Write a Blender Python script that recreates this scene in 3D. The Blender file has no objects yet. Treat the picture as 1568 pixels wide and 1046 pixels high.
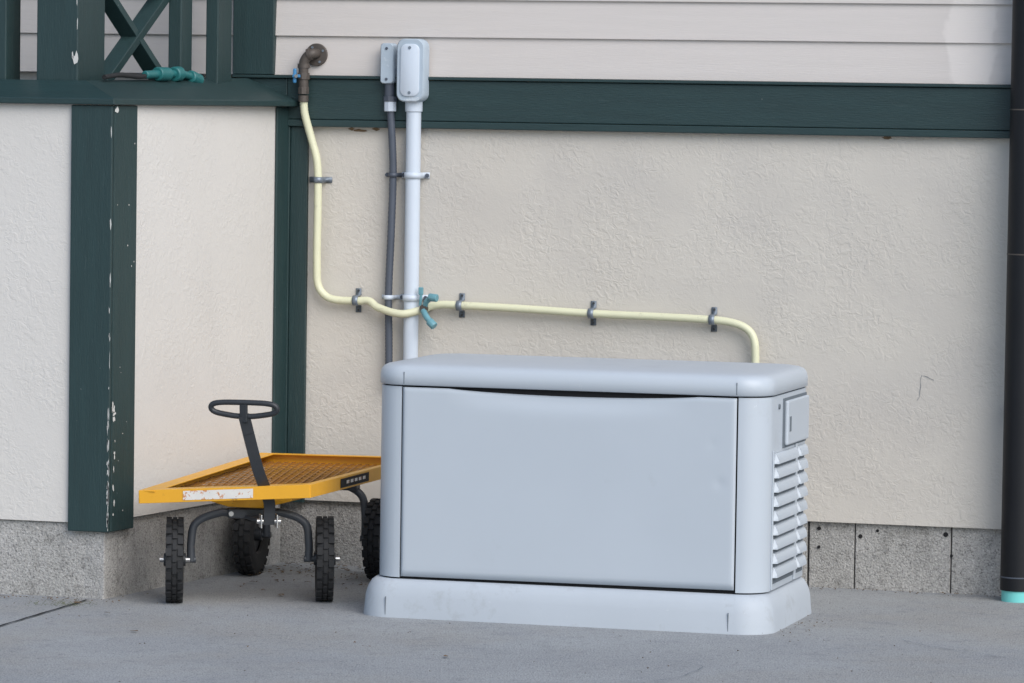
import bpy, math, random
from mathutils import Vector, Matrix
random.seed(7)
scene=bpy.context.scene
scene.view_settings.view_transform='Standard'
scene.view_settings.look='None'
scene.view_settings.exposure=0

# ---------------------------------------------------------------- helpers
def empty(name,loc=(0,0,0)):
    e=bpy.data.objects.new(name,None); e.location=loc
    scene.collection.objects.link(e); return e
def mk(name,verts,faces,mat,parent=None,smooth=False,bevel=0,seg=2,autosm=None):
    me=bpy.data.meshes.new(name)
    me.from_pydata([tuple(v) for v in verts],[],faces)
    me.validate(); me.update()
    import bmesh
    bm=bmesh.new(); bm.from_mesh(me)
    bmesh.ops.recalc_face_normals(bm,faces=bm.faces)
    bm.to_mesh(me); bm.free()
    ob=bpy.data.objects.new(name,me); scene.collection.objects.link(ob)
    if mat: me.materials.append(mat)
    if smooth:
        for p in me.polygons: p.use_smooth=True
        if autosm is not None:
            try:
                me.set_sharp_from_angle(angle=math.radians(autosm))
            except Exception: pass
    if bevel:
        m=ob.modifiers.new("bev",'BEVEL'); m.width=bevel; m.segments=seg; m.limit_method='ANGLE'; m.angle_limit=math.radians(35)
    if parent: ob.parent=parent
    return ob
def boxgeo(x0,x1,y0,y1,z0,z1):
    v=[(x0,y0,z0),(x1,y0,z0),(x1,y1,z0),(x0,y1,z0),(x0,y0,z1),(x1,y0,z1),(x1,y1,z1),(x0,y1,z1)]
    f=[(0,3,2,1),(4,5,6,7),(0,1,5,4),(1,2,6,5),(2,3,7,6),(3,0,4,7)]
    return v,f
def box(name,x0,x1,y0,y1,z0,z1,mat,parent=None,bevel=0.002,seg=2):
    v,f=boxgeo(x0,x1,y0,y1,z0,z1)
    return mk(name,v,f,mat,parent,bevel=bevel,seg=seg)
def merge(parts):
    V=[];F=[]
    for v,f in parts:
        o=len(V); V+=list(v); F+=[tuple(i+o for i in q) for q in f]
    return V,F
def beamgeo(a,b,w,h,up=(0,0,1)):
    a=Vector(a);b=Vector(b);d=(b-a).normalized();up=Vector(up)
    s=d.cross(up).normalized(); n=s.cross(d).normalized()
    v=[]
    for p in (a,b):
        for sx,sy in ((-1,-1),(1,-1),(1,1),(-1,1)):
            v.append(p+s*(w/2*sx)+n*(h/2*sy))
    f=[(0,1,2,3),(7,6,5,4),(0,4,5,1),(1,5,6,2),(2,6,7,3),(3,7,4,0)]
    return v,f
def smoothpath(pts,n=8,closed=False):
    pts=[Vector(p) for p in pts]; out=[]; N=len(pts)
    rng=range(N) if closed else range(N-1)
    for i in rng:
        if closed:
            p0,p1,p2,p3=pts[i-1],pts[i],pts[(i+1)%N],pts[(i+2)%N]
        else:
            p1,p2=pts[i],pts[i+1]; p0=pts[i-1] if i>0 else p1*2-p2; p3=pts[i+2] if i+2<N else p2*2-p1
        L=(p2-p1).length
        t1=(p2-p0); t2=(p3-p1)
        t1=t1.normalized()*L if t1.length>1e-9 else t1
        t2=t2.normalized()*L if t2.length>1e-9 else t2
        for k in range(n):
            t=k/n
            out.append(p1*(2*t**3-3*t**2+1)+t1*(t**3-2*t**2+t)+p2*(-2*t**3+3*t**2)+t2*(t**3-t**2))
    if not closed: out.append(pts[-1])
    return out
def tubegeo(pts,r,ns=16,closed=False,cap=True):
    pts=[Vector(p) for p in pts]; N=len(pts); V=[];F=[]
    T=[]
    for i in range(N):
        a=pts[i-1] if (i>0 or closed) else pts[i]; b=pts[(i+1)%N] if (i<N-1 or closed) else pts[i]
        T.append((b-a).normalized())
    n=T[0].orthogonal().normalized()
    for i in range(N):
        n=(n-T[i]*n.dot(T[i])).normalized(); b=T[i].cross(n)
        rr=r[i] if isinstance(r,(list,tuple)) else r
        for k in range(ns):
            a=2*math.pi*k/ns
            V.append(pts[i]+(n*math.cos(a)+b*math.sin(a))*rr)
    M=N if closed else N-1
    for i in range(M):
        for k in range(ns):
            k2=(k+1)%ns; j=(i+1)%N
            F.append((i*ns+k,i*ns+k2,j*ns+k2,j*ns+k))
    if cap and not closed:
        F.append(tuple(range(ns))[::-1]); F.append(tuple((N-1)*ns+k for k in range(ns)))
    return V,F
def tube(name,pts,r,mat,parent=None,ns=16,closed=False,n=8,raw=False):
    p=pts if raw else smoothpath(pts,n,closed)
    v,f=tubegeo(p,r,ns,closed)
    return mk(name,v,f,mat,parent,smooth=True,autosm=50)
def cyl(name,a,b,r,mat,parent=None,ns=24,bevel=0):
    v,f=tubegeo([a,b],r,ns)
    return mk(name,v,f,mat,parent,smooth=True,autosm=40,bevel=bevel)
def rrect(x0,x1,y0,y1,r,n=8):
    P=[]
    for cx,cy,a0 in ((x1-r,y0+r,-90),(x1-r,y1-r,0),(x0+r,y1-r,90),(x0+r,y0+r,180)):
        for k in range(n+1):
            a=math.radians(a0+90*k/n); P.append((cx+r*math.cos(a),cy+r*math.sin(a)))
    return P
def loft(loops,captop=True,capbot=True):
    V=[];F=[];n=len(loops[0])
    for l in loops: V+=l
    for i in range(len(loops)-1):
        for k in range(n):
            k2=(k+1)%n
            F.append((i*n+k,i*n+k2,(i+1)*n+k2,(i+1)*n+k))
    if capbot: F.append(tuple(range(n))[::-1])
    if captop: F.append(tuple((len(loops)-1)*n+k for k in range(n)))
    return V,F

# ---------------------------------------------------------------- materials
def newmat(name):
    m=bpy.data.materials.new(name); m.use_nodes=True
    nt=m.node_tree; b=nt.nodes.get("Principled BSDF"); return m,nt,b
def nd(nt,t,**k):
    n=nt.nodes.new(t)
    for a,v in k.items(): setattr(n,a,v)
    return n
def noise(nt,co,scale,detail=4,rough=.5,dist=0):
    n=nd(nt,'ShaderNodeTexNoise'); n.inputs['Scale'].default_value=scale
    n.inputs['Detail'].default_value=detail; n.inputs['Roughness'].default_value=rough
    n.inputs['Distortion'].default_value=dist
    nt.links.new(co,n.inputs['Vector']); return n.outputs['Fac']
def ramp(nt,src,stops):
    r=nd(nt,'ShaderNodeValToRGB'); e=r.color_ramp.elements
    while len(e)<len(stops): e.new(.5)
    for i,(p,c) in enumerate(stops):
        e[i].position=p; e[i].color=(c,c,c,1) if not hasattr(c,'__len__') else (*c,1)
    nt.links.new(src,r.inputs['Fac']); return r.outputs['Color']
def mixc(nt,fac,a,b,mode='MIX'):
    m=nd(nt,'ShaderNodeMix',data_type='RGBA',blend_type=mode)
    for s,v in ((m.inputs[0],fac),(m.inputs[6],a),(m.inputs[7],b)):
        if hasattr(v,'is_output') : nt.links.new(v,s)
        elif hasattr(v,'__len__'): s.default_value=(*v,1)
        else: s.default_value=v
    return m.outputs[2]
def bump(nt,b,h,strength,dist,prev=None):
    n=nd(nt,'ShaderNodeBump'); n.inputs['Strength'].default_value=strength; n.inputs['Distance'].default_value=dist
    nt.links.new(h,n.inputs['Height'])
    if prev: nt.links.new(prev,n.inputs['Normal'])
    nt.links.new(n.outputs['Normal'],b.inputs['Normal']); return n.outputs['Normal']
def coords(nt,scale=(1,1,1),loc=(0,0,0)):
    t=nd(nt,'ShaderNodeTexCoord'); m=nd(nt,'ShaderNodeMapping'); m.inputs['Scale'].default_value=scale
    m.inputs['Location'].default_value=loc
    nt.links.new(t.outputs['Object'],m.inputs['Vector']); return m.outputs['Vector']
def paint(name,col,var=.12,rough=.5,metal=0,vs=6,bs=60,bd=.0008,dirt=None,scale=(1,1,1),bstr=.3,spec=.5,dirt2=None):
    m,nt,b=newmat(name); co=coords(nt,scale)
    c2=tuple(x*(1-var) for x in col); c1=tuple(min(1,x*(1+var*.5)) for x in col)
    c=mixc(nt,noise(nt,co,vs,4,.6),c2,c1)
    for d,off in ((dirt,(0,0,0)),(dirt2,(3.3,1.7,9.1))):
        if d:
            dc,lo,hi,ds=d[:4]; sc=d[4] if len(d)>4 else scale
            c=mixc(nt,ramp(nt,noise(nt,coords(nt,sc,off),ds,6,.7),[(lo,0),(hi,1)]),c,dc)
    nt.links.new(c,b.inputs['Base Color']); b.inputs['Roughness'].default_value=rough; b.inputs['Metallic'].default_value=metal
    b.inputs['Specular IOR Level'].default_value=spec
    bump(nt,b,noise(nt,co,bs,3,.6),bstr,bd)
    return m
def stucco(name,c1,c2,stain,bs=1.0):
    m,nt,b=newmat(name); co=coords(nt)
    c=mixc(nt,ramp(nt,noise(nt,co,1.3,4,.55,.4),[(.38,0),(.62,1)]),c1,c2)
    st=ramp(nt,noise(nt,co,2.2,4,.55,.5),[(.48,0),(.74,.8)])
    c=mixc(nt,st,c,stain)
    fl=noise(nt,co,46,3,.6,.9)
    tro=ramp(nt,fl,[(.42,0),(.50,.45),(.60,1)])
    fine=noise(nt,co,150,3,.65)
    patch=ramp(nt,noise(nt,co,5.0,3,.6),[(.38,.15),(.60,1)])
    hm=nd(nt,'ShaderNodeMath',operation='MULTIPLY'); nt.links.new(tro,hm.inputs[0]); nt.links.new(patch,hm.inputs[1])
    nt.links.new(c,b.inputs['Base Color']); b.inputs['Roughness'].default_value=.75
    b.inputs['Specular IOR Level'].default_value=.3
    n1=bump(nt,b,hm.outputs[0],.50*bs,.0020)
    bump(nt,b,fine,.45,.0013,n1)
    return m
M_st=stucco("stucco_wall",(.565,.535,.485),(.595,.565,.515),(.51,.485,.45))
M_st2=stucco("stucco_bay",(.62,.60,.57),(.645,.625,.595),(.60,.58,.55),.75)
def siding_mat():
    m,nt,b=newmat("siding_paint"); co=coords(nt,(1,6,22))
    c=mixc(nt,noise(nt,co,3,5,.6),(.565,.53,.505),(.635,.595,.57))
    t=nd(nt,'ShaderNodeTexCoord'); mp=nd(nt,'ShaderNodeMapping')
    mp.inputs['Scale'].default_value=(1,0,.4)
    nt.links.new(t.outputs['Object'],mp.inputs['Vector'])
    ln=nd(nt,'ShaderNodeVectorMath',operation='LENGTH')
    mp.inputs['Location'].default_value=(-2.26,0,-.70)
    nt.links.new(mp.outputs['Vector'],ln.inputs[0])
    nn=noise(nt,t.outputs['Object'],9,3,.5)
    ad=nd(nt,'ShaderNodeMath',operation='MULTIPLY_ADD'); ad.inputs[1].default_value=.12
    nt.links.new(nn,ad.inputs[0]); nt.links.new(ln.outputs['Value'],ad.inputs[2])
    k=ramp(nt,ad.outputs[0],[(.13,1),(.145,0)])
    c=mixc(nt,k,c,(.69,.65,.62))
    nt.links.new(c,b.inputs['Base Color']); b.inputs['Roughness'].default_value=.6
    bump(nt,b,noise(nt,co,25,4,.65),.5,.0014); return m
M_sid=siding_mat()
M_green=paint("green_trim_paint",(.018,.044,.046),.22,.5,vs=5,bs=55,bd=.001,dirt=((.06,.09,.09),.66,.74,60),bstr=.35)
def greenwood(name,sc):
    return paint(name,(.018,.044,.046),.3,.5,vs=4,bs=30,bd=.0018,scale=sc,dirt=((.05,.08,.082),.62,.78,14),bstr=.6,dirt2=((.30,.32,.31),.715,.735,55,(1,1,1)))
M_gh=greenwood("green_board_horizontal",(1,8,10)); M_gv=greenwood("green_board_vertical",(10,10,1))
M_chip=paint("bare_chipped_paint",(.6,.6,.58),.2,.8)
M_rust=paint("rust_stain",(.22,.15,.09),.4,.9,vs=60)
def concrete(name,c1,c2,dark,fs=1.0,drip=False,tan=None):
    m,nt,b=newmat(name); co=coords(nt)
    c=mixc(nt,ramp(nt,noise(nt,co,1.6*fs,6,.65,.3),[(.35,0),(.65,1)]),c1,c2)
    if tan: c=mixc(nt,ramp(nt,noise(nt,coords(nt,(1,1,1),(5.2,1.1,0)),1.1,5,.65),[(.48,0),(.70,.75)]),c,tan)
    c=mixc(nt,ramp(nt,noise(nt,co,9*fs,6,.7),[(.54,0),(.72,.8)]),c,dark)
    sp=ramp(nt,noise(nt,co,190,3,.6),[(.33,.45),(.44,.95),(.58,1.02),(.70,1.40)])
    c=mixc(nt,1.0,c,sp,'MULTIPLY')
    sp2=ramp(nt,noise(nt,coords(nt,(1,1,1),(2.1,7.7,0)),46,4,.7),[(.34,.72),(.43,.98),(.60,1.0),(.72,1.2)])
    c=mixc(nt,1.0,c,sp2,'MULTIPLY')
    if drip:
        c2_=coords(nt,(7,7,2.5)); dr=ramp(nt,noise(nt,c2_,2.2,4,.6),[(.52,1),(.74,.78)])
        c=mixc(nt,1.0,c,dr,'MULTIPLY')
    nt.links.new(c,b.inputs['Base Color']); b.inputs['Roughness'].default_value=.9
    b.inputs['Specular IOR Level'].default_value=.3
    n1=bump(nt,b,noise(nt,co,14,5,.7),.4,.006)
    bump(nt,b,noise(nt,co,150,3,.65),1.0,.006,n1); return m
M_gnd=concrete("concrete_pavement",(.315,.33,.345),(.375,.39,.40),(.26,.27,.28),tan=(.34,.33,.305))
M_fnd=concrete("foundation_concrete",(.39,.385,.37),(.47,.46,.445),(.25,.245,.23),2.2,True)
M_dark=paint("dark_gap",(.012,.012,.014),.2,.9)
M_gen=paint("generator_powder_coat",(.475,.525,.58),.05,.42,vs=3,bs=500,bd=.0003,dirt=((.41,.45,.49),.60,.80,5),bstr=.25,dirt2=((.62,.66,.70),.69,.72,28,(1,1,.5)))
M_gen2=paint("generator_base_plastic",(.46,.505,.555),.10,.6,vs=5,bs=300,bd=.0004,dirt=((.34,.36,.38),.56,.80,10),bstr=.3,dirt2=((.60,.63,.66),.69,.72,30,(1,1,3)))
M_sl=paint("louver_shade_seam_grey",(.14,.165,.19),.2,.8)  # dark grey for painted louver shade; also cracks, seams and slots
M_seam=paint("panel_seam",(.05,.055,.06),.2,.8)
M_yel=paint("cart_yellow_enamel",(.78,.39,.025),.12,.4,vs=12,dirt=((.35,.18,.04),.64,.74,22),dirt2=((.9,.62,.3),.70,.73,60,(1,1,1)))
M_mesh=paint("cart_mesh_rusty",(.36,.17,.04),.4,.6,vs=30)
M_blk=paint("black_rubber",(.016,.017,.019),.3,.75,vs=20,bs=90,dirt=((.07,.065,.06),.60,.78,35))
M_hnd=paint("dark_grey_enamel",(.028,.032,.038),.3,.45,vs=20,dirt=((.12,.10,.09),.68,.76,60))
M_axl=paint("axle_grey_steel",(.055,.063,.075),.3,.45,vs=20,dirt=((.16,.13,.1),.64,.76,50))
M_bolt=paint("zinc_bolt",(.62,.62,.62),.2,.35,metal=.9)
M_gas=paint("yellow_gas_tube_jacket",(.70,.70,.50),.08,.45,vs=14,bs=90,dirt=((.5,.49,.36),.60,.78,30))
M_brn=paint("oxidised_pipe",(.10,.085,.075),.35,.55,vs=40,metal=.2)
M_pvc=paint("pale_pvc",(.58,.65,.74),.07,.4,vs=8,dirt=((.45,.5,.55),.62,.8,16))
M_pvg=paint("grey_pvc_box",(.42,.50,.58),.12,.5,vs=20,dirt=((.72,.77,.82),.58,.70,18))
M_flex=paint("flexible_conduit_grey",(.075,.09,.12),.2,.5,vs=20)
M_strap=paint("galvanised_strap",(.22,.26,.31),.25,.4,vs=40,metal=.4)
M_teal=paint("teal_plastic",(.02,.15,.155),.2,.4,vs=30)
M_tealb=paint("faded_teal_handle",(.14,.33,.39),.25,.45,vs=40)
M_blue=paint("blue_valve_handle",(.06,.25,.50),.2,.4)
M_dsp=paint("black_downspout",(.010,.011,.014),.3,.5,vs=8,spec=.3)
M_aqua=paint("aqua_drain_pipe",(.18,.62,.60),.08,.5,vs=12)
M_label=paint("white_label",(.72,.70,.66),.15,.5,vs=30,dirt=((.55,.25,.12),.55,.58,60))
M_leaf=paint("dry_leaf",(.13,.085,.045),.4,.8,vs=50)
M_grass=paint("weed_green",(.10,.12,.035),.4,.8,vs=50)

# ---------------------------------------------------------------- ground
gnd=mk("ground",[(-150,-150,0),(150,-150,0),(150,150,0),(-150,150,0)],[(0,1,2,3)],M_gnd)
ys=[-1.24-.06*i for i in range(60)]
xs=[-.205+ (i*.0006)+random.uniform(-.003,.003) for i in range(60)]
V=[];F=[]
for i,(x,y) in enumerate(zip(xs,ys)):
    w=.004+random.uniform(-.0015,.002)
    V+=[(x-w,y,.004),(x+w,y,.004)]
    if i: F.append((2*i-2,2*i-1,2*i+1,2*i))
mk("pavement_joint",V,F,M_dark)
V=[];F=[]
def hair(x,y,a,L):
    n=int(L/.03)
    for i in range(n):
        a+=random.uniform(-.35,.35); x+=.03*math.cos(a); y+=.03*math.sin(a)
        w=random.uniform(.0006,.0016); o=len(V); V.append((x-w*math.sin(a),y+w*math.cos(a),.004)); V.append((x+w*math.sin(a),y-w*math.cos(a),.004))
        if i: F.append((o-2,o-1,o+1,o))
hair(1.75,-1.95,.35,1.1); hair(2.3,-1.2,-.9,.5)
mk("pavement_cracks",V,F,M_sl)

# ---------------------------------------------------------------- house
house=empty("house")
box("stucco_wall",0.0,4.2,0,.2,.213,1.447,M_st,house,0)
for i,(a,b) in enumerate(((-.3,1.762),(1.768,1.915),(1.919,2.226),(2.230,3.3),(3.304,4.2))):
    box("foundation_%d"%(i+1),a,b,.018+.004*(i==1),.2,-.1,.213,M_fnd,house,.003)
box("foundation_core",-.3,4.19,.05,.19,-.1,.212,M_dark,house,0)
for i,(x,z,r) in enumerate(((1.80,.19,.006),(1.80,.13,.005),(2.21,.187,.008),(1.99,.19,.005),(2.23,.12,.005),(1.935,.17,.007))):
    cyl("form_tie_hole_%d"%i,(x,.0165,z),(x,.03,z),r,M_dark,house,12)
# hairline cracks in the stucco and small rust stains under the band
V=[];F=[]
def wcrack(x,z,a,L,w0=.0007):
    for i in range(int(L/.012)):
        a+=random.uniform(-.5,.5); x+=.012*math.cos(a); z+=.012*math.sin(a)
        w=w0*random.uniform(.5,1.3); o=len(V); V.append((x-w*math.sin(a),-.0012,z+w*math.cos(a))); V.append((x+w*math.sin(a),-.0012,z-w*math.cos(a)))
        if i: F.append((o-2,o-1,o+1,o))
wcrack(2.11,.60,1.5,.10); wcrack(2.12,.69,.3,.05)
mk("stucco_crack",V,F,M_sl,house)
V=[];F=[]
for cx_,zz,ww in ((.245,1.436,.028),(.30,1.441,.015),(.215,1.441,.012),(2.0,1.442,.02)):
    o=len(V); n=14
    for k in range(n):
        a=2*math.pi*k/n; V.append((cx_+ww*math.cos(a)*random.uniform(.6,1.1),-.0012,zz+.006*math.sin(a)*random.uniform(.4,1.1)))
    F.append(tuple(range(o,o+n)))
mk("rust_stains",V,F,M_rust,house)
z0=1.613; zs=[1.613,1.742]
while zs[-1]<3.1: zs.append(zs[-1]+.1215)
for i in range(len(zs)-1):
    a,b=zs[i],zs[i+1]
    x0,x1=-3.2,4.2
    ya,yb=-.014,-.003
    v=[(x0,ya,a+.001),(x1,ya,a+.001),(x1,.03,a+.001),(x0,.03,a+.001),(x0,yb,b+.012),(x1,yb,b+.012),(x1,.03,b+.012),(x0,.03,b+.012)]
    f=[(0,3,2,1),(4,5,6,7),(0,1,5,4),(1,2,6,5),(2,3,7,6),(3,0,4,7)]
    mk("siding_course_%d"%(i+1),v,f,M_sid,house,bevel=.0015)
box("wall_core",-3.2,4.2,.035,.2,1.447,3.15,M_sid,house,0)
box("band_board",.0,4.2,-.024,.03,1.470,1.603,M_gh,house,.003)
box("band_cap",-.19,4.2,-.034,.03,1.604,1.6135,M_gh,house,.002)
box("band_lower_lip",.0,4.2,-.031,.03,1.446,1.469,M_gh,house,.003)
box("band_left_end",-.30,-.001,-.022,.03,1.46,1.603,M_gh,house,.003)
box("corner_board",.012,.070,-.018,.0,.205,1.445,M_gv,house,.002)
box("corner_bead",-.004,.011,-.026,.0,.205,1.445,M_gv,house,.002)
box("upper_corner_board",-.19,-.047,-.03,.03,1.6145,3.1,M_gv,house,.003)

CO=Vector((-.161,-1.183,0)); IN=Vector((0,0,0))
rd=(IN-CO).normalized(); rn=Vector((rd.y,-rd.x,0))
def slab(name,p0,p1,z0,z1,out,inn,mat,nrm,bevel=.002):
    p0=Vector(p0);p1=Vector(p1)
    v=[p0+nrm*out,p1+nrm*out,p1-nrm*inn,p0-nrm*inn]
    V=[(q.x,q.y,z0) for q in v]+[(q.x,q.y,z1) for q in v]
    f=[(0,3,2,1),(4,5,6,7),(0,1,5,4),(1,2,6,5),(2,3,7,6),(3,0,4,7)]
    return mk(name,V,f,mat,house,bevel=bevel)
fn=Vector((0,-1,0))
slab("bay_front_stucco",(-3.2,-1.183,0),CO+Vector((-.012,0,0)),.232,1.51,0,.10,M_st2,fn,0)
slab("bay_return_stucco",CO+rd*.012,IN,.240,1.51,0,.10,M_st2,rn,0)
slab("bay_front_foundation",(-3.2,-1.183,0),CO+Vector((-.03,0,0)),-.1,.231,-.012,.12,M_fnd,fn,.004)
slab("bay_return_foundation",CO+rd*.001,IN,-.1,.239,-.014,.12,M_fnd,rn,.004)
wf=.128
slab("bay_corner_board_front",CO+Vector((-wf,0,0)),CO+Vector((.006,0,0)),.207,1.509,.015,-.001,M_gv,fn,.003)
slab("bay_corner_board_return",CO+rd*.002,CO+rd*.146,.207,1.509,.008,-.001,M_gv,rn,.003)
slab("bay_inner_board",IN-rd*.105,IN-rd*.002,.24,1.509,.010,-.001,M_gv,rn,.003)
V=[];F=[]
def chip(x,y,z,w,h,nx):
    o=len(V); n=9
    for k in range(n):
        a=2*math.pi*k/n; rr=random.uniform(.4,1.2)
        du=math.cos(a)*w*rr; dz=math.sin(a)*h*rr
        if nx=='f': V.append((x+du,y,z+dz))
        else:
            V.append((x+rd.x*du,y+rd.y*du,z+dz))
    F.append(tuple(range(o,o+n)))
for i in range(46):
    z=random.choice([random.uniform(.22,.62),random.uniform(.22,.42),random.uniform(.22,.55),random.uniform(.24,1.45)])
    chip(-.155-random.uniform(.001,.006),-1.183-.0162,z,random.uniform(.0008,.0024),random.uniform(.006,.034),'f')
for i in range(12):
    q=CO+rd*random.uniform(.0,.02)+rn*.0092; z=random.uniform(.22,.6)
    chip(q.x,q.y,z,random.uniform(.002,.010),random.uniform(.004,.016),'r')
for i in range(12):
    q=CO+rd*random.uniform(.02,.13)+rn*.0092
    chip(q.x,q.y,random.uniform(.25,1.4),random.uniform(.001,.003),random.uniform(.0015,.004),'r')
q=CO+rd*.012+rn*.0092; chip(q.x,q.y,1.495,.014,.012,'r')
mk("flaking_paint",V,F,M_chip,house)
oF=-1.183-.026
o1=Vector((-3.2,oF,1.530)); o2=Vector((CO.x+.016,oF,1.530)); o3=Vector((.045,.002,1.530))
i1=Vector((-3.2,-1.085,1.585)); i2=Vector((-.288,-1.085,1.585)); i3=Vector((-.135,.002,1.604))
V=[o1,o2,o3,i1,i2,i3]; V+= [Vector((p.x,p.y,1.511)) for p in (o1,o2,o3)]+[Vector((p.x,p.y,1.511)) for p in (i1,i2,i3)]
F=[(0,1,4,3),(1,2,5,4),(6,7,1,0),(7,8,2,1),(6,9,10,7),(7,10,11,8),(3,4,10,9),(4,5,11,10),(2,8,11,5),(0,3,9,6)]
mk("bay_sloping_cap",V,F,M_gh,house,bevel=.003)
mk("porch_deck",[(-3.2,-1.084,1.575),(-.289,-1.084,1.575),(-.136,-.031,1.575),(-3.2,-.031,1.575)],[(0,1,2,3)],M_gh,house)
box("porch_corner_post",-.455,-.318,-1.075,-.85,1.576,2.7,M_gv,house,.004)
box("porch_front_post",-.68,-.555,-1.075,-.96,1.576,2.7,M_gv,house,.004)
box("porch_rear_post",-.175,-.132,-.33,-.20,1.55,2.7,M_gv,house,.004)
box("porch_mid_post",-.240,-.195,-.50,-.40,1.56,2.7,M_gv,house,.004)
P,Fc=merge([beamgeo((-.350,-.80,1.58),(-.255,-.5,1.87),.03,.055,(1,0,0)),beamgeo((-.352,-.80,1.87),(-.258,-.5,1.575),.026,.055,(1,0,0))])
mk("porch_cross_brace",P,Fc,M_gv,house,bevel=.002)
P,Fc=beamgeo((-.345,-.80,1.90),(-.15,-.20,1.90),.04,.07); mk("porch_rail",P,Fc,M_gh,house,bevel=.002)
V=[];F=[]
chip(-.325,-1.0765,1.650,.010,.022,'f'); chip(-.335,-1.0765,1.66,.005,.012,'f'); chip(-.322,-1.0765,1.85,.003,.04,'f'); chip(-.320,-1.0765,1.76,.002,.02,'f')
mk("flaking_paint_post",V,F,M_chip,house)
mk("roof",[(-3.6,-.45,3.15),(4.6,-.45,3.15),(4.6,3.0,4.6),(-3.6,3.0,4.6),(-3.6,-.45,3.22),(4.6,-.45,3.22),(4.6,3.0,4.7),(-3.6,3.0,4.7)],[(0,3,2,1),(4,5,6,7),(0,1,5,4),(1,2,6,5),(2,3,7,6),(3,0,4,7)],M_green,house)

# ---------------------------------------------------------------- downspout
ds=empty("downspout")
cyl("pipe",(2.462,-.10,.035),(2.462,-.10,3.1),.055,M_dsp,ds,32)
cyl("drain_collar",(2.462,-.10,-.01),(2.462,-.10,.05),.0505,M_aqua,ds,32)
for i,z in enumerate((1.535,1.085,.075)):
    cyl("coupling_%d"%i,(2.462,-.10,z),(2.462,-.10,z+.004),.0562,M_brn if i<2 else M_flex,ds,32)
for i,z in enumerate((1.55,.6)):
    box("bracket_%d"%i,2.41,2.45,-.06,-.0,z,z+.02,M_dsp,ds)

# ---------------------------------------------------------------- gas tube
def strap(name,c,axis,r,tab,w,mat,parent):
    d=-c[1]; prof=[(-r-tab,.003),(-r-.004,.003),(-r-.001,d*.6)]
    for k in range(11):
        a=math.pi-math.pi*k/10; prof.append(((r+.0012)*math.cos(a),d+(r+.0012)*math.sin(a)))
    prof+=[(r+.001,d*.6),(r+.004,.003),(r+tab,.003)]
    V=[];F=[]
    for i,(a,dd) in enumerate(prof):
        for s in (-w/2,w/2):
            if axis=='x': V.append((c[0]+s,-dd,c[2]+a))
            else: V.append((c[0]+a,-dd,c[2]+s))
        if i: F.append((2*i-2,2*i-1,2*i+1,2*i))
    ob=mk(name,V,F,mat,parent,smooth=True,autosm=40)
    m=ob.modifiers.new("s",'SOLIDIFY'); m.thickness=.002; m.offset=1
    return ob
gas=empty("gas_pipe")
gp=[(.055,1.535),(.058,1.49),(.078,1.41),(.100,1.33),(.104,1.22),(.104,.98),(.112,.918),(.15,.884),(.241,.878),(.285,.879),(.32,.860),(.405,.842),(.46,.852),(.50,.868),(.535,.874),(.60,.873),(.80,.868),(1.04,.859),(1.44,.850),(1.525,.838),(1.567,.812),(1.583,.765),(1.582,.60)]
gy=[-.045,-.042]+[-.032]*7+[-.034,-.05,-.072,-.055,-.036,-.032,-.032]+[-.032]*5+[-.034,-.034]
pts=[(x+.009,y,z) for (x,z),y in zip(gp,gy)]
gpts=smoothpath(pts,14)
tot=[0]
for i in range(1,len(gpts)): tot.append(tot[-1]+(gpts[i]-gpts[i-1]).length)
N=int(tot[-1]/.0045); rs=[];j=0
for i in range(N+1):
    d=tot[-1]*i/N
    while j<len(tot)-2 and tot[j+1]<d: j+=1
    t=(d-tot[j])/max(1e-9,tot[j+1]-tot[j]); rs.append(gpts[j].lerp(gpts[j+1],t))
v,f=tubegeo(rs,[.0126+(.0005 if i%2 else 0) for i in range(len(rs))],16)
mk("flexible_tube",v,f,M_gas,gas,smooth=True)
for i,(x,z,ax) in enumerate(((.113,1.272,'z'),(.249,.879,'x'),(.604,.872,'x'),(1.048,.859,'x'),(1.449,.850,'x'))):
    strap("strap_%d"%(i+1),(x,-.032,z),ax,.0135,.026,.019,M_strap,gas)
    if ax=='x':
        for s in (-1,1): cyl("screw_%d_%d"%(i,s),(x,-.003,z+s*.032),(x,-.0075,z+s*.032),.004,M_seam,gas,8)
tube("rigid_elbow",[(.098,.0,1.682),(.098,-.035,1.686),(.092,-.05,1.684),(.077,-.052,1.675),(.066,-.052,1.655),(.064,-.05,1.62),(.064,-.047,1.56)],.0165,M_brn,gas,18)
cyl("wall_flange",(.098,-.012,1.682),(.098,-.024,1.682),.037,M_brn,gas,32,.002)
for i in range(4):
    a=i*math.pi/2+.5
    cyl("flange_screw_%d"%i,(.098+.027*math.cos(a),-.024,1.682+.027*math.sin(a)),(.098+.027*math.cos(a),-.027,1.682+.027*math.sin(a)),.004,M_strap,gas,8)
for i,(za,zb,r) in enumerate(((1.60,1.622,.021),(1.552,1.575,.019),(1.637,1.652,.0205),(1.527,1.548,.017))):
    cyl("fitting_%d"%i,(.064,-.048,za),(.064,-.048,zb),r,M_brn,gas,8 if i in(0,1) else 20,.001)
cyl("elbow_collar",(.090,-.050,1.684),(.078,-.051,1.680),.0205,M_brn,gas,20,.001)
box("valve_handle",.036,.047,-.078,-.066,1.588,1.636,M_blue,gas,.004)
box("valve_handle_arm",.036,.062,-.082,-.072,1.606,1.616,M_blue,gas,.002)
cyl("valve_stem",(.05,-.05,1.611),(.05,-.085,1.611),.006,M_bolt,gas,12)

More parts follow.
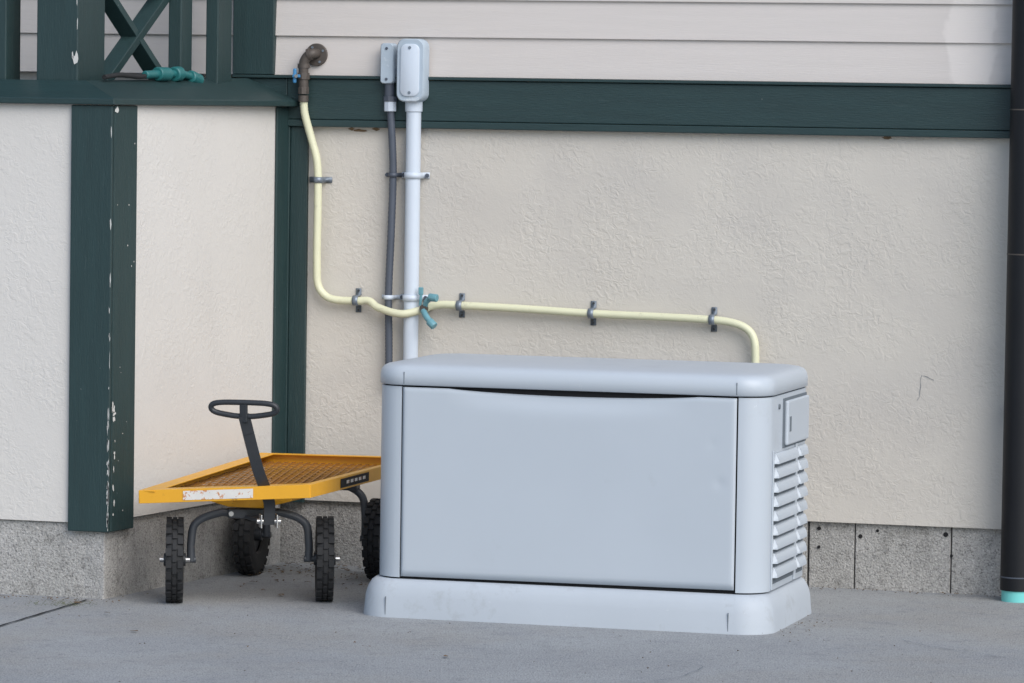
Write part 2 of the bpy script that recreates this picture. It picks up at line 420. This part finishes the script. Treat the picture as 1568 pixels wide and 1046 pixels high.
# ---------------------------------------------------------------- white conduit with conduit body
con=empty("electrical_conduit")
cx=.440
cyl("pipe",(cx,-.036,.60),(cx,-.036,1.56),.0245,M_pvc,con,28)
cyl("coupling",(cx,-.036,1.50),(cx,-.036,1.538),.0285,M_pvc,con,28,.002)
def xz(l,y): return [(x,y,z) for x,z in l]
def ins(x0,x1,z0,z1,r,i): return rrect(x0+i,x1-i,z0+i,z1-i,max(.004,r-i),8)
V,F=loft([xz(ins(cx-.047,cx+.047,1.532,1.737,.028,0),-.025),xz(ins(cx-.047,cx+.047,1.532,1.737,.028,0),-.078),xz(ins(cx-.047,cx+.047,1.532,1.737,.028,.004),-.083)])
mk("conduit_body",V,F,M_pvg,con,smooth=True,autosm=40)
V,F=loft([xz(ins(cx-.032,cx+.032,1.55,1.72,.022,0),-.083),xz(ins(cx-.032,cx+.032,1.55,1.72,.022,0),-.087),xz(ins(cx-.032,cx+.032,1.55,1.72,.022,.003),-.089)])
mk("conduit_cover",V,F,M_pvc,con,smooth=True,autosm=40)
for i,z in enumerate((1.562,1.708)):
    cyl("cover_screw_%d"%i,(cx,-.088,z),(cx,-.091,z),.005,M_strap,con,12)
for i,z in enumerate((1.293,.893)):
    strap("strap_%d"%i,(cx,-.036,z),'z',.0255,.022,.020,M_pvc,con)
    for s in (-1,1): cyl("strap_bolt_%d_%d"%(i,s),(cx+s*.040,-.003,z),(cx+s*.040,-.012,z),.007,M_flex,con,6)

flx=empty("flexible_conduit")
fx=.362
V,F=loft([xz(ins(fx-.032,fx+.013,1.59,1.722,.012,0),-.012),xz(ins(fx-.032,fx+.013,1.59,1.722,.012,0),-.055),xz(ins(fx-.032,fx+.013,1.59,1.722,.012,.003),-.059)])
mk("conduit_body",V,F,M_pvg,flx,smooth=True,autosm=40)
cyl("cover_screw",(fx-.010,-.058,1.705),(fx-.010,-.062,1.705),.0045,M_flex,flx,12)
cyl("cover_screw_b",(fx-.010,-.058,1.605),(fx-.010,-.062,1.605),.0045,M_flex,flx,12)
cyl("connector",(fx-.006,-.036,1.545),(fx-.006,-.036,1.592),.0165,M_flex,flx,16,.002)
cyl("connector_nut",(fx-.003,-.036,1.50),(fx-.003,-.036,1.545),.021,M_pvc,flx,8,.002)
cyl("connector_nut_b",(fx-.003,-.036,1.532),(fx-.003,-.036,1.549),.0235,M_flex,flx,8,.001)
fp=[(fx-.002,-.036,1.51),(fx+.004,-.034,1.42),(fx+.008,-.030,1.30),(fx+.004,-.030,1.10),(fx-.002,-.03,.90),(fx+.002,-.032,.75),(fx+.004,-.034,.60)]
sp=smoothpath(fp,26)
rr=[.0118+(.0009 if i%2 else 0) for i in range(len(sp))]
v,f=tubegeo(sp,rr,16); mk("corrugated_tube",v,f,M_flex,flx,smooth=True)
for i,z in enumerate((1.293,.893)):
    strap("strap_%d"%i,(fx+(.008 if i==0 else -.002),-.030,z),'z',.013,.018,.014,M_flex if i==0 else M_pvc,flx)
    cyl("strap_bolt_%d"%i,(fx-.02,-.003,z),(fx-.02,-.012,z),.006,M_flex,flx,6)

# ---------------------------------------------------------------- hose faucet
fau=empty("hose_faucet")
cyl("body",(.492,-.002,.862),(.492,-.075,.862),.012,M_brn,fau,14)
tube("branch",[(.492,-.06,.862),(.505,-.075,.885),(.527,-.085,.902)],.009,M_tealb,fau,12)
cyl("knob",(.516,-.085,.900),(.545,-.09,.897),.013,M_tealb,fau,10,.002)
tube("spout",[(.492,-.07,.855),(.51,-.085,.832),(.528,-.09,.815)],.010,M_tealb,fau,12)
cyl("spout_ring",(.518,-.088,.822),(.538,-.093,.805),.014,M_tealb,fau,10,.002)
cyl("small_handle",(.478,-.06,.87),(.482,-.06,.925),.005,M_tealb,fau,10)
box("small_handle_grip",.472,.488,-.065,-.055,.905,.93,M_tealb,fau,.003)

# ---------------------------------------------------------------- hose nozzle on the ledge
nz=empty("hose_nozzle")
def NP(t,dz=0):
    p=Vector((-.232,-.86,1.583))+rd*t; return (p.x,p.y,p.z+dz)
tube("hose",[NP(-.16,.012),NP(-.06,.02),NP(.06,.016),NP(.14,.02)],.008,M_blk,nz,10)
cyl("grip",NP(.10,.022),NP(.20,.026),.013,M_teal,nz,14,.003)
cyl("collar",NP(.18,.026),NP(.25,.026),.022,M_teal,nz,14,.003)
tube("body",[NP(.24,.026),NP(.33,.028),NP(.40,.022)],.012,M_teal,nz,14)
cyl("valve_knob",NP(.29,.026),NP(.33,.028),.024,M_teal,nz,14,.004)
cyl("head",NP(.40,.02),NP(.46,.008),.021,M_teal,nz,14,.004)

# ---------------------------------------------------------------- generator
gen=empty("standby_generator")
GX0,GX1,GYF,GYB=.704,1.902,-1.235,-.625
def gl(i,z,r=.10): return [(x,y,z) for x,y in rrect(.664+i,1.928-i,-1.276+i,-.590-i,max(.02,r-i*.6),10)]
V,F=loft([gl(0,0),gl(.001,.012),gl(.005,.06),gl(.012,.085),gl(.022,.103),gl(.034,.112)])
mk("base",V,F,M_gen2,gen,smooth=True,autosm=60)
V,F=loft([[(x,y,z) for x,y in rrect(GX0+.012,GX1-.012,GYF+.014,GYB-.012,.075,8)] for z in (.105,.70)])
mk("inner_frame",V,F,M_dark,gen,smooth=True,autosm=40)
dl,dr=.789,1.818
def path(t):
    r=.085-t; a=GX0+t;b=GX1-t;c=GYF+t;d=GYB-t; P=[(dl,c)]
    for cx_,cy_,a0 in ((a+r,c+r,270),(a+r,d-r,180),(b-r,d-r,90),(b-r,c+r,0)):
        for k in range(11):
            an=math.radians(a0-90*k/10); P.append((cx_+r*math.cos(an),cy_+r*math.sin(an)))
    P.append((dr+.003,c)); return P
po=path(0);pi=path(.008);n=len(po);V=[];F=[]
for z in (.117,.688):
    V+=[(x,y,z) for x,y in po]; V+=[(x,y,z) for x,y in pi]
for k in range(n-1):
    F+=[(k,k+1,2*n+k+1,2*n+k),(n+k,3*n+k,3*n+k+1,n+k+1),(2*n+k,2*n+k+1,3*n+k+1,3*n+k),(k,n+k,n+k+1,k+1)]
F+=[(0,2*n,3*n,n),(n-1,2*n-1,4*n-1,3*n-1)]
mk("side_panels",V,F,M_gen,gen,smooth=True,autosm=40)
nx,nzz=120,60; V=[];F=[]
ax,bx=dl+.004,dr-.0055
def dip(x):
    t=(x-1.316)/.380
    return .0 if abs(t)>=1 else .013*(1-t*t)**.8
for j in range(nzz+1):
    for i in range(nx+1):
        x=ax+(bx-ax)*i/nx; zt=.6865-dip(x); s=(j/nzz)**.8; zb=.1205+.004*(x-ax)/(bx-ax); z=zb+(zt-zb)*s
        t=(x-1.316)/.380; rec=.012*max(0,1-t*t)*math.exp(-(max(0,zt-z)/.035)**2) if abs(t)<1 else 0
        y=-1.2385+rec
        for (u,w,am,sg) in ((1.765,.435,.0020,.016),(1.742,.55,.0010,.014),(1.30,.40,.002,.14),(1.0,.3,.0012,.17),(1.55,.25,.0014,.12)):
            y+=am*math.exp(-((x-u)**2+(z-w)**2)/sg**2)
        e=min(x-ax,bx-x,z-zb,(zt-z)); y+=.003*math.exp(-(e/.003)) 
        V.append((x,y,z))
for j in range(nzz):
    for i in range(nx):
        a=j*(nx+1)+i; F.append((a,a+1,a+nx+2,a+nx+1))
door=mk("front_door_panel",V,F,M_gen,gen,smooth=True)
if sum(p.normal.y for p in door.data.polygons)>0:
    door.data.flip_normals()
m=door.modifiers.new("s",'SOLIDIFY'); m.thickness=.004; m.offset=-1
# hairline scratches on the door
parts=[]
for (x,z,a,L) in ((1.315,.285,1.9,.035),(1.33,.255,1.2,.02),(1.04,.27,2.4,.05),(1.5,.33,.4,.025),(1.2,.56,2.9,.03)):
    dx,dz=math.cos(a)*L/2,math.sin(a)*L/2
    parts.append(beamgeo((x-dx,-1.2386+.0015,z-dz),(x+dx,-1.2386+.0015,z+dz),.0008,.004,(1,0,0)))
ll0=[(GX0,0)]
def ll(i,z): return [(x,y,z) for x,y in rrect(GX0-.005+i,GX1+.006-i,GYF-.008+i,GYB+.006-i,max(.03,.095-i*.5),12)]
V,F=loft([ll(.004,.692),ll(0,.695),ll(0,.722),ll(.003,.736),ll(.010,.746),ll(.022,.752),ll(.045,.756),ll(.12,.760),ll(.22,.763)])
mk("lid",V,F,M_gen,gen,smooth=True,autosm=70)
for i,x in enumerate((.797,1.812)):
    box("lid_seam_%d"%i,x,x+.0022,GYF-.0088,GYF+.02,.696,.732,M_sl,gen,0)
for i,x in enumerate((.758,1.805)):
    box("base_seam_%d"%i,x,x+.0018,-1.2755,-1.2,.008,.062,M_sl,gen,0)
X=GX1
box("louver_shade_plate",X-.002,X+.0015,-1.135,-.845,.135,.520,M_sl,gen,0)  # dark plate on the closed body, paints the shade beneath the slats
box("louver_shade_plate_rear",X-.002,X+.0015,-.825,-.715,.135,.520,M_sl,gen,0)  # same painted shade behind the rear slats
parts=[]
def louv(y0,y1,zt):
    h=.030; o=.014; n=6; V=[];F=[]
    for k in range(n+1):
        a=k/n*math.pi/2; V+=[(X+.0016+o*math.sin(a),y0+.0,zt-h*(1-math.cos(a))),(X+.0016+o*math.sin(a),y1,zt-h*(1-math.cos(a)))]
        if k: F.append((2*k-2,2*k-1,2*k+1,2*k))
    c0=len(V); V+=[(X+.0016,y0-.012,zt-h),(X+.0016,y1+.006,zt-h)]
    F.append(tuple([2*k for k in range(n+1)]+[c0])); F.append(tuple([2*k+1 for k in range(n+1)]+[c0+1]))
    return V,F
for i in range(9):
    zt=.520-i*.042
    parts.append(louv(-1.125,-.850,zt)); parts.append(louv(-.815,-.715,zt))
V,F=merge(parts); mk("louvers",V,F,M_gen,gen)
box("louver_frame",X,X+.004,-1.15,-1.137,.12,.530,M_gen,gen,.002)
box("louver_mullion",X,X+.006,-.845,-.825,.12,.530,M_gen,gen,.002)
box("lock_cover_gap",X-.002,X+.003,-1.02,-.70,.528,.675,M_sl,gen,0)
v,f=boxgeo(X+.001,X+.014,-1.005,-.71,.535,.668)
mk("lock_cover",v,f,M_gen,gen,bevel=.006,seg=3)
box("lock_slot",X+.0135,X+.0155,-.985,-.965,.575,.62,M_sl,gen,.001)
cyl("key_lock",(X-.01,-1.075,.655),(X+.004,-1.075,.655),.008,M_sl,gen,12)

# ---------------------------------------------------------------- garden cart
cart=empty("utility_cart")
LF=Vector((-.023,-1.284,.349));RF=Vector((.505,-1.235,.383));RL=Vector((.014,-.281,.389));RR=Vector((.538,-.256,.392))
def bp(u,v,dz=0):
    p=(LF*(1-u)+RF*u)*(1-v)+(RL*(1-u)+RR*u)*v; return p+Vector((0,0,dz))
H=.040
def rail(a,b,inner,lip=.036):
    (u0,v0),(u1,v1)=a,b
    A=bp(u0,v0);B=bp(u1,v1)
    d=(B-A).normalized(); s=Vector((-d.y,d.x,0)).normalized()*inner
    g1=beamgeo(A+Vector((0,0,-H/2)),B+Vector((0,0,-H/2)),.004,H)
    g2=beamgeo(A+s*lip/2+Vector((0,0,-.0015)),B+s*lip/2+Vector((0,0,-.0015)),lip,.003)
    return [g1,g2]
parts=rail((0,0),(1,0),1,.06)+rail((0,0),(0,1),-1,.05)+rail((1,0),(1,1),1,.022)+rail((0,1),(1,1),-1,.03)
V,F=merge(parts); mk("bed_frame",V,F,M_yel,cart,bevel=.001)
parts=[]
for v in (.03,.40,.97):
    parts.append(beamgeo(bp(.01,v,-.036),bp(.99,v,-.036),.04,.004))
parts.append(beamgeo(bp(.5,.02,-.044),bp(.5,.98,-.044),.04,.004))
V,F=merge(parts); mk("bed_cross_members",V,F,M_yel,cart)
parts=[]
def cl(ua,va,ub,vb):
    if va>vb: ua,va,ub,vb=ub,vb,ua,va
    if vb<.01 or va>.99: return None
    if va<.01: t=(.01-va)/(vb-va); ua+= (ub-ua)*t; va=.01
    if vb>.99: t=(.99-va)/(vb-va); ub=ua+(ub-ua)*t; vb=.99
    return ua,va,ub,vb
for sgn in (1,-1):
    for k in range(-24,10):
        va=k*.115; vb=va+2.4
        if sgn<0: va,vb=vb,va
        c=cl(.01,va,.99,vb)
        if c and (abs(c[3]-c[1])>.01):
            parts.append(beamgeo(bp(c[0],c[1],-.028),bp(c[2],c[3],-.028),.0038,.003))
V,F=merge(parts); mk("bed_mesh",V,F,M_mesh,cart)
A=bp(.26,0,-.006);B=bp(.67,0,-.006); off=Vector((.0,-.0035,0))
mk("warning_label",[A+off,B+off,B+off+Vector((0,0,-.028)),A+off+Vector((0,0,-.028))],[(0,1,2,3)],M_label,cart)
A=bp(1,.26,-.006);B=bp(1,.52,-.006); off=Vector((.0035,0,0))
mk("side_decal",[A+off,B+off,B+off+Vector((0,0,-.028)),A+off+Vector((0,0,-.028))],[(0,1,2,3)],M_blk,cart)
parts=[]
for k in range(5):
    A=bp(1,.31+k*.037,-.014);B=bp(1,.335+k*.037,-.014); off=Vector((.005,0,0))
    parts.append(([A+off,B+off,B+off+Vector((0,0,-.010)),A+off+Vector((0,0,-.010))],[(0,1,2,3)]))
V,F=merge(parts); mk("side_decal_lettering",V,F,M_label,cart)

def wheel(name,c,ad,r=.13,w=.058):
    c=Vector(c);ad=Vector(ad).normalized(); up=Vector((0,0,1)); fw=ad.cross(up).normalized()
    prof=[(-w*.30,.055),(-w*.42,.062),(-w*.47,.085),(-w*.50,r-.022),(-w*.44,r-.010),(-w*.25,r-.006),(0,r-.005),(w*.25,r-.006),(w*.44,r-.010),(w*.50,r-.022),(w*.47,.085),(w*.42,.062),(w*.30,.055)]
    ns=40;V=[];F=[];m=len(prof)
    for k in range(ns):
        a=2*math.pi*k/ns; d=fw*math.cos(a)+up*math.sin(a)
        for t,rr in prof: V.append(c+ad*t+d*rr)
    for k in range(ns):
        k2=(k+1)%ns
        for j in range(m-1): F.append((k*m+j,k*m+j+1,k2*m+j+1,k2*m+j))
    parts=[(V,F)]
    nb=22
    for k in range(nb):
        for row,(t,wd) in enumerate(((-w*.33,w*.30),(0,w*.22),(w*.33,w*.30))):
            a=2*math.pi*(k+(.5 if row==1 else 0))/nb
            d=fw*math.cos(a)+up*math.sin(a); tg=-fw*math.sin(a)+up*math.cos(a)
            p=c+ad*t+d*(r-.0045)
            L=2*math.pi*r/nb*.62
            vv=[]
            for s0 in (-1,1):
                for s1,s2 in ((-1,-1),(1,-1),(1,1),(-1,1)):
                    vv.append(p+ad*(s0*wd/2)+tg*(s1*L/2)+d*(s2*.0045))
            parts.append((vv,[(0,1,2,3),(7,6,5,4),(0,4,5,1),(1,5,6,2),(2,6,7,3),(3,7,4,0)]))
    V,F=merge(parts); mk(name+"_tire",V,F,M_blk,cart,smooth=True,autosm=35)
    v,f=tubegeo([c-ad*w*.22,c+ad*w*.22],.058,28); mk(name+"_rim",v,f,M_hnd,cart,smooth=True,autosm=40,bevel=.003)
    v,f=tubegeo([c-ad*w*.62,c+ad*w*.62],.020,18); mk(name+"_hub",v,f,M_hnd,cart,smooth=True,autosm=40,bevel=.002)
    v,f=tubegeo([c-ad*w*.85,c+ad*w*.85],.008,10); mk(name+"_nut",v,f,M_bolt,cart,smooth=True,autosm=40)
FL=Vector((.049,-1.165,.13));FR=Vector((.460,-.955,.13)); fa=(FR-FL).normalized()
BL=Vector((.012,-.36,.13));BR=Vector((.437,-.33,.13)); ba=(BR-BL).normalized()
wa=Vector((.93,.34,0)).normalized()
wheel("front_left_wheel",FL,wa,w=.054); wheel("front_right_wheel",FR,wa,w=.054)
wheel("rear_left_wheel",BL,ba); wheel("rear_right_wheel",BR,ba)
def arch(name,A,B,ad,ztop,sp):
    c=(A+B)/2
    for s,W in ((-1,A),(1,B)):
        i=W-ad*s*.052
        pts=[Vector((c.x,c.y,ztop))+ad*s*sp,Vector((c.x,c.y,ztop))+ad*s*(sp+.04)+Vector((0,0,.001)),
             Vector((i.x,i.y,0))*1+Vector((0,0,ztop-.03))-ad*s*.012, Vector((i.x,i.y,ztop-.085))+ad*s*.002, Vector((i.x,i.y,.125))+ad*s*.002]
        tube(name+("_l" if s<0 else "_r"),pts,.0125,M_axl,cart,14,n=8)
        cyl(name+"_stub"+("_l" if s<0 else "_r"),i-ad*s*.012,W,.010,M_axl,cart,12)
        q=Vector((c.x,c.y,ztop))+ad*s*(sp+.005)
        cyl(name+"_bolt"+("_l" if s<0 else "_r"),q+Vector((.01,-.025,.0)),q+Vector((-.01,.025,0)),.008,M_bolt,cart,8)
arch("front_axle_arm",FL,FR,fa,.272,.055)
arch("rear_axle_arm",BL,BR,ba,.300,.05)
c=(FL+FR)/2
v,f=beamgeo(Vector((c.x,c.y,.272))-fa*.07,Vector((c.x,c.y,.272))+fa*.07,.05,.028); mk("front_axle_beam",v,f,M_axl,cart,bevel=.003)
c2=(BL+BR)/2
v,f=beamgeo(Vector((c2.x,c2.y,.300))-ba*.14,Vector((c2.x,c2.y,.300))+ba*.14,.05,.03); mk("rear_axle_beam",v,f,M_axl,cart,bevel=.003)
V=[];F=[]
for z,hw,hd in ((.342,.155,.06),(.318,.15,.055),(.292,.055,.045)):
    V+=[Vector((c.x-hw,c.y-hd,z)),Vector((c.x+hw,c.y-hd,z)),Vector((c.x+hw,c.y+hd,z)),Vector((c.x-hw,c.y+hd,z))]
for i in (0,1):
    for k in range(4): F.append((4*i+k,4*i+(k+1)%4,4*i+4+(k+1)%4,4*i+4+k))
F+=[(0,3,2,1),(8,9,10,11)]
mk("front_bolster",V,F,M_yel,cart,bevel=.003)
box("rear_bolster",c2.x-.16,c2.x+.16,c2.y-.05,c2.y+.05,.315,.352,M_yel,cart,.003)
td=Vector((fa.y,-fa.x,0))
pb=Vector((c.x,c.y,.262))+td*.155+fa*.035
v,f=beamgeo(Vector((c.x,c.y,.262)),pb,.05,.012); mk("tongue",v,f,M_axl,cart,bevel=.002)
for s in (-1,1):
    v,f=beamgeo(pb+fa*s*.024-td*.03,pb+fa*s*.024+td*.02,.004,.04); mk("clevis_%d"%s,v,f,M_bolt,cart,bevel=.001)
cyl("clevis_pin",pb-fa*.036,pb+fa*.036,.008,M_bolt,cart,10)
ht=Vector((.326,-1.33,.590))
P=smoothpath([pb+Vector((0,0,-.01)),pb+Vector((.004,-.01,.06)),pb*.5+ht*.5+Vector((.008,-.01,0)),ht],6)
parts=[beamgeo(P[i],P[i+1]+(P[i+1]-P[i])*.05,.034,.014,(td.x,td.y,0)) for i in range(len(P)-1)]
V,F=merge(parts); mk("handle_shaft",V,F,M_hnd,cart)
hx=Vector((.99,.1,0)).normalized(); up=Vector((0,-.25,1)).normalized()
hc=ht+Vector((0,0,.018))
ring=[hc+hx*a+up*b for a,b in ((-.075,.021),(-.03,.023),(.03,.023),(.075,.021),(.096,.015),(.101,.003),(.090,-.008),(.060,-.015),(.022,-.020),(-.022,-.020),(-.060,-.015),(-.090,-.008),(-.101,.003),(-.096,.015))]
tube("handle_loop",ring,.0085,M_hnd,cart,12,closed=True,n=4)
v,f=beamgeo(ht-Vector((0,0,.02)),hc+up*.022,.024,.012,(0,-1,0)); mk("handle_neck",v,f,M_hnd,cart,bevel=.003)

# ---------------------------------------------------------------- leaf litter
V=[];F=[]
def leaf(x,y,s):
    o=len(V); a=random.uniform(0,6.28); n=6; tl=random.uniform(-.5,.5)
    for k in range(n):
        t=2*math.pi*k/n; u=math.cos(t)*s*random.uniform(.7,1.1); w=math.sin(t)*s*.5*random.uniform(.7,1.1)
        V.append((x+u*math.cos(a)-w*math.sin(a),y+u*math.sin(a)+w*math.cos(a),.004+abs(w*tl)+random.uniform(0,.004)))
    F.append(tuple(range(o,o+n)))
for i in range(260):
    leaf(random.uniform(.0,.72),-abs(random.gauss(0,.28))-.01,random.uniform(.003,.012))
for i in range(120):
    leaf(random.uniform(1.75,3.0),-abs(random.gauss(0,.04))-.01,random.uniform(.002,.006))
for i in range(35):
    leaf(random.uniform(1.93,2.06),-.95+random.gauss(0,.22),random.uniform(.002,.006))
for i in range(60):
    leaf(random.uniform(-.6,-.1),-1.24-abs(random.gauss(0,.03)),random.uniform(.002,.008))
for i in range(260):
    leaf(random.uniform(-1.5,3.5),random.uniform(-4,-1.0),random.uniform(.001,.0050))
for (x,y) in ((-.02,-1.55),(.27,-.55),(.30,-.9),(.2,-1.9),(-.2,-1.33),(.1,-.6),(.36,-.7),(1.2,-2.1)): leaf(x,y,.016)
mk("leaf_litter",V,F,M_leaf)
V=[];F=[]
for i in range(160):
    x=-.30+random.gauss(0,.035)+ (random.random()*.12); y=-1.29-random.random()*.12-abs(random.gauss(0,.02)); a=random.uniform(0,6.28); l=random.uniform(.006,.022)
    o=len(V); V+=[(x,y,.002),(x+.002*math.cos(a),y+.002*math.sin(a),.002),(x+l*math.cos(a)*.9,y+l*math.sin(a)*.9,.003+l*random.uniform(.1,.6))]; F.append((o,o+1,o+2))
mk("weeds",V,F,M_grass)

# ---------------------------------------------------------------- light
ts=Vector((.58,-.55,.62)).normalized()
sd=bpy.data.lights.new("sun",'SUN'); sd.energy=2.75; sd.angle=math.radians(50); sd.color=(1,.965,.925)
so=bpy.data.objects.new("sun",sd); scene.collection.objects.link(so)
so.rotation_euler=ts.to_track_quat('Z','Y').to_euler()
w=bpy.data.worlds.new("World"); scene.world=w; w.use_nodes=True
nt=w.node_tree; bg=nt.nodes['Background']
sky=nt.nodes.new('ShaderNodeTexSky'); sky.sky_type='NISHITA'; sky.sun_disc=False
sky.sun_elevation=math.asin(ts.z); sky.sun_rotation=math.atan2(ts.x,ts.y)
nt.links.new(sky.outputs[0],bg.inputs[0]); bg.inputs[1].default_value=.15

# ---------------------------------------------------------------- camera
f=6560.0; yaw=math.radians(16); pitch=math.atan(373/f); roll=math.radians(.85)
Fv=Vector((-math.sin(yaw)*math.cos(pitch),math.cos(yaw)*math.cos(pitch),-math.sin(pitch)))
r=Vector((math.cos(yaw),math.sin(yaw),0)); u=r.cross(Fv)
R=r*math.cos(roll)+u*math.sin(roll); U=-r*math.sin(roll)+u*math.cos(roll)
cd=bpy.data.cameras.new("camera"); co=bpy.data.objects.new("camera",cd); scene.collection.objects.link(co)
m3=Matrix((R,U,-Fv)).transposed()
co.matrix_world=Matrix.Translation((4.610,-13.378,1.55))@m3.to_4x4()
cd.sensor_fit='HORIZONTAL'; cd.sensor_width=36; cd.lens=f/1568*36; cd.clip_end=1000
scene.camera=co
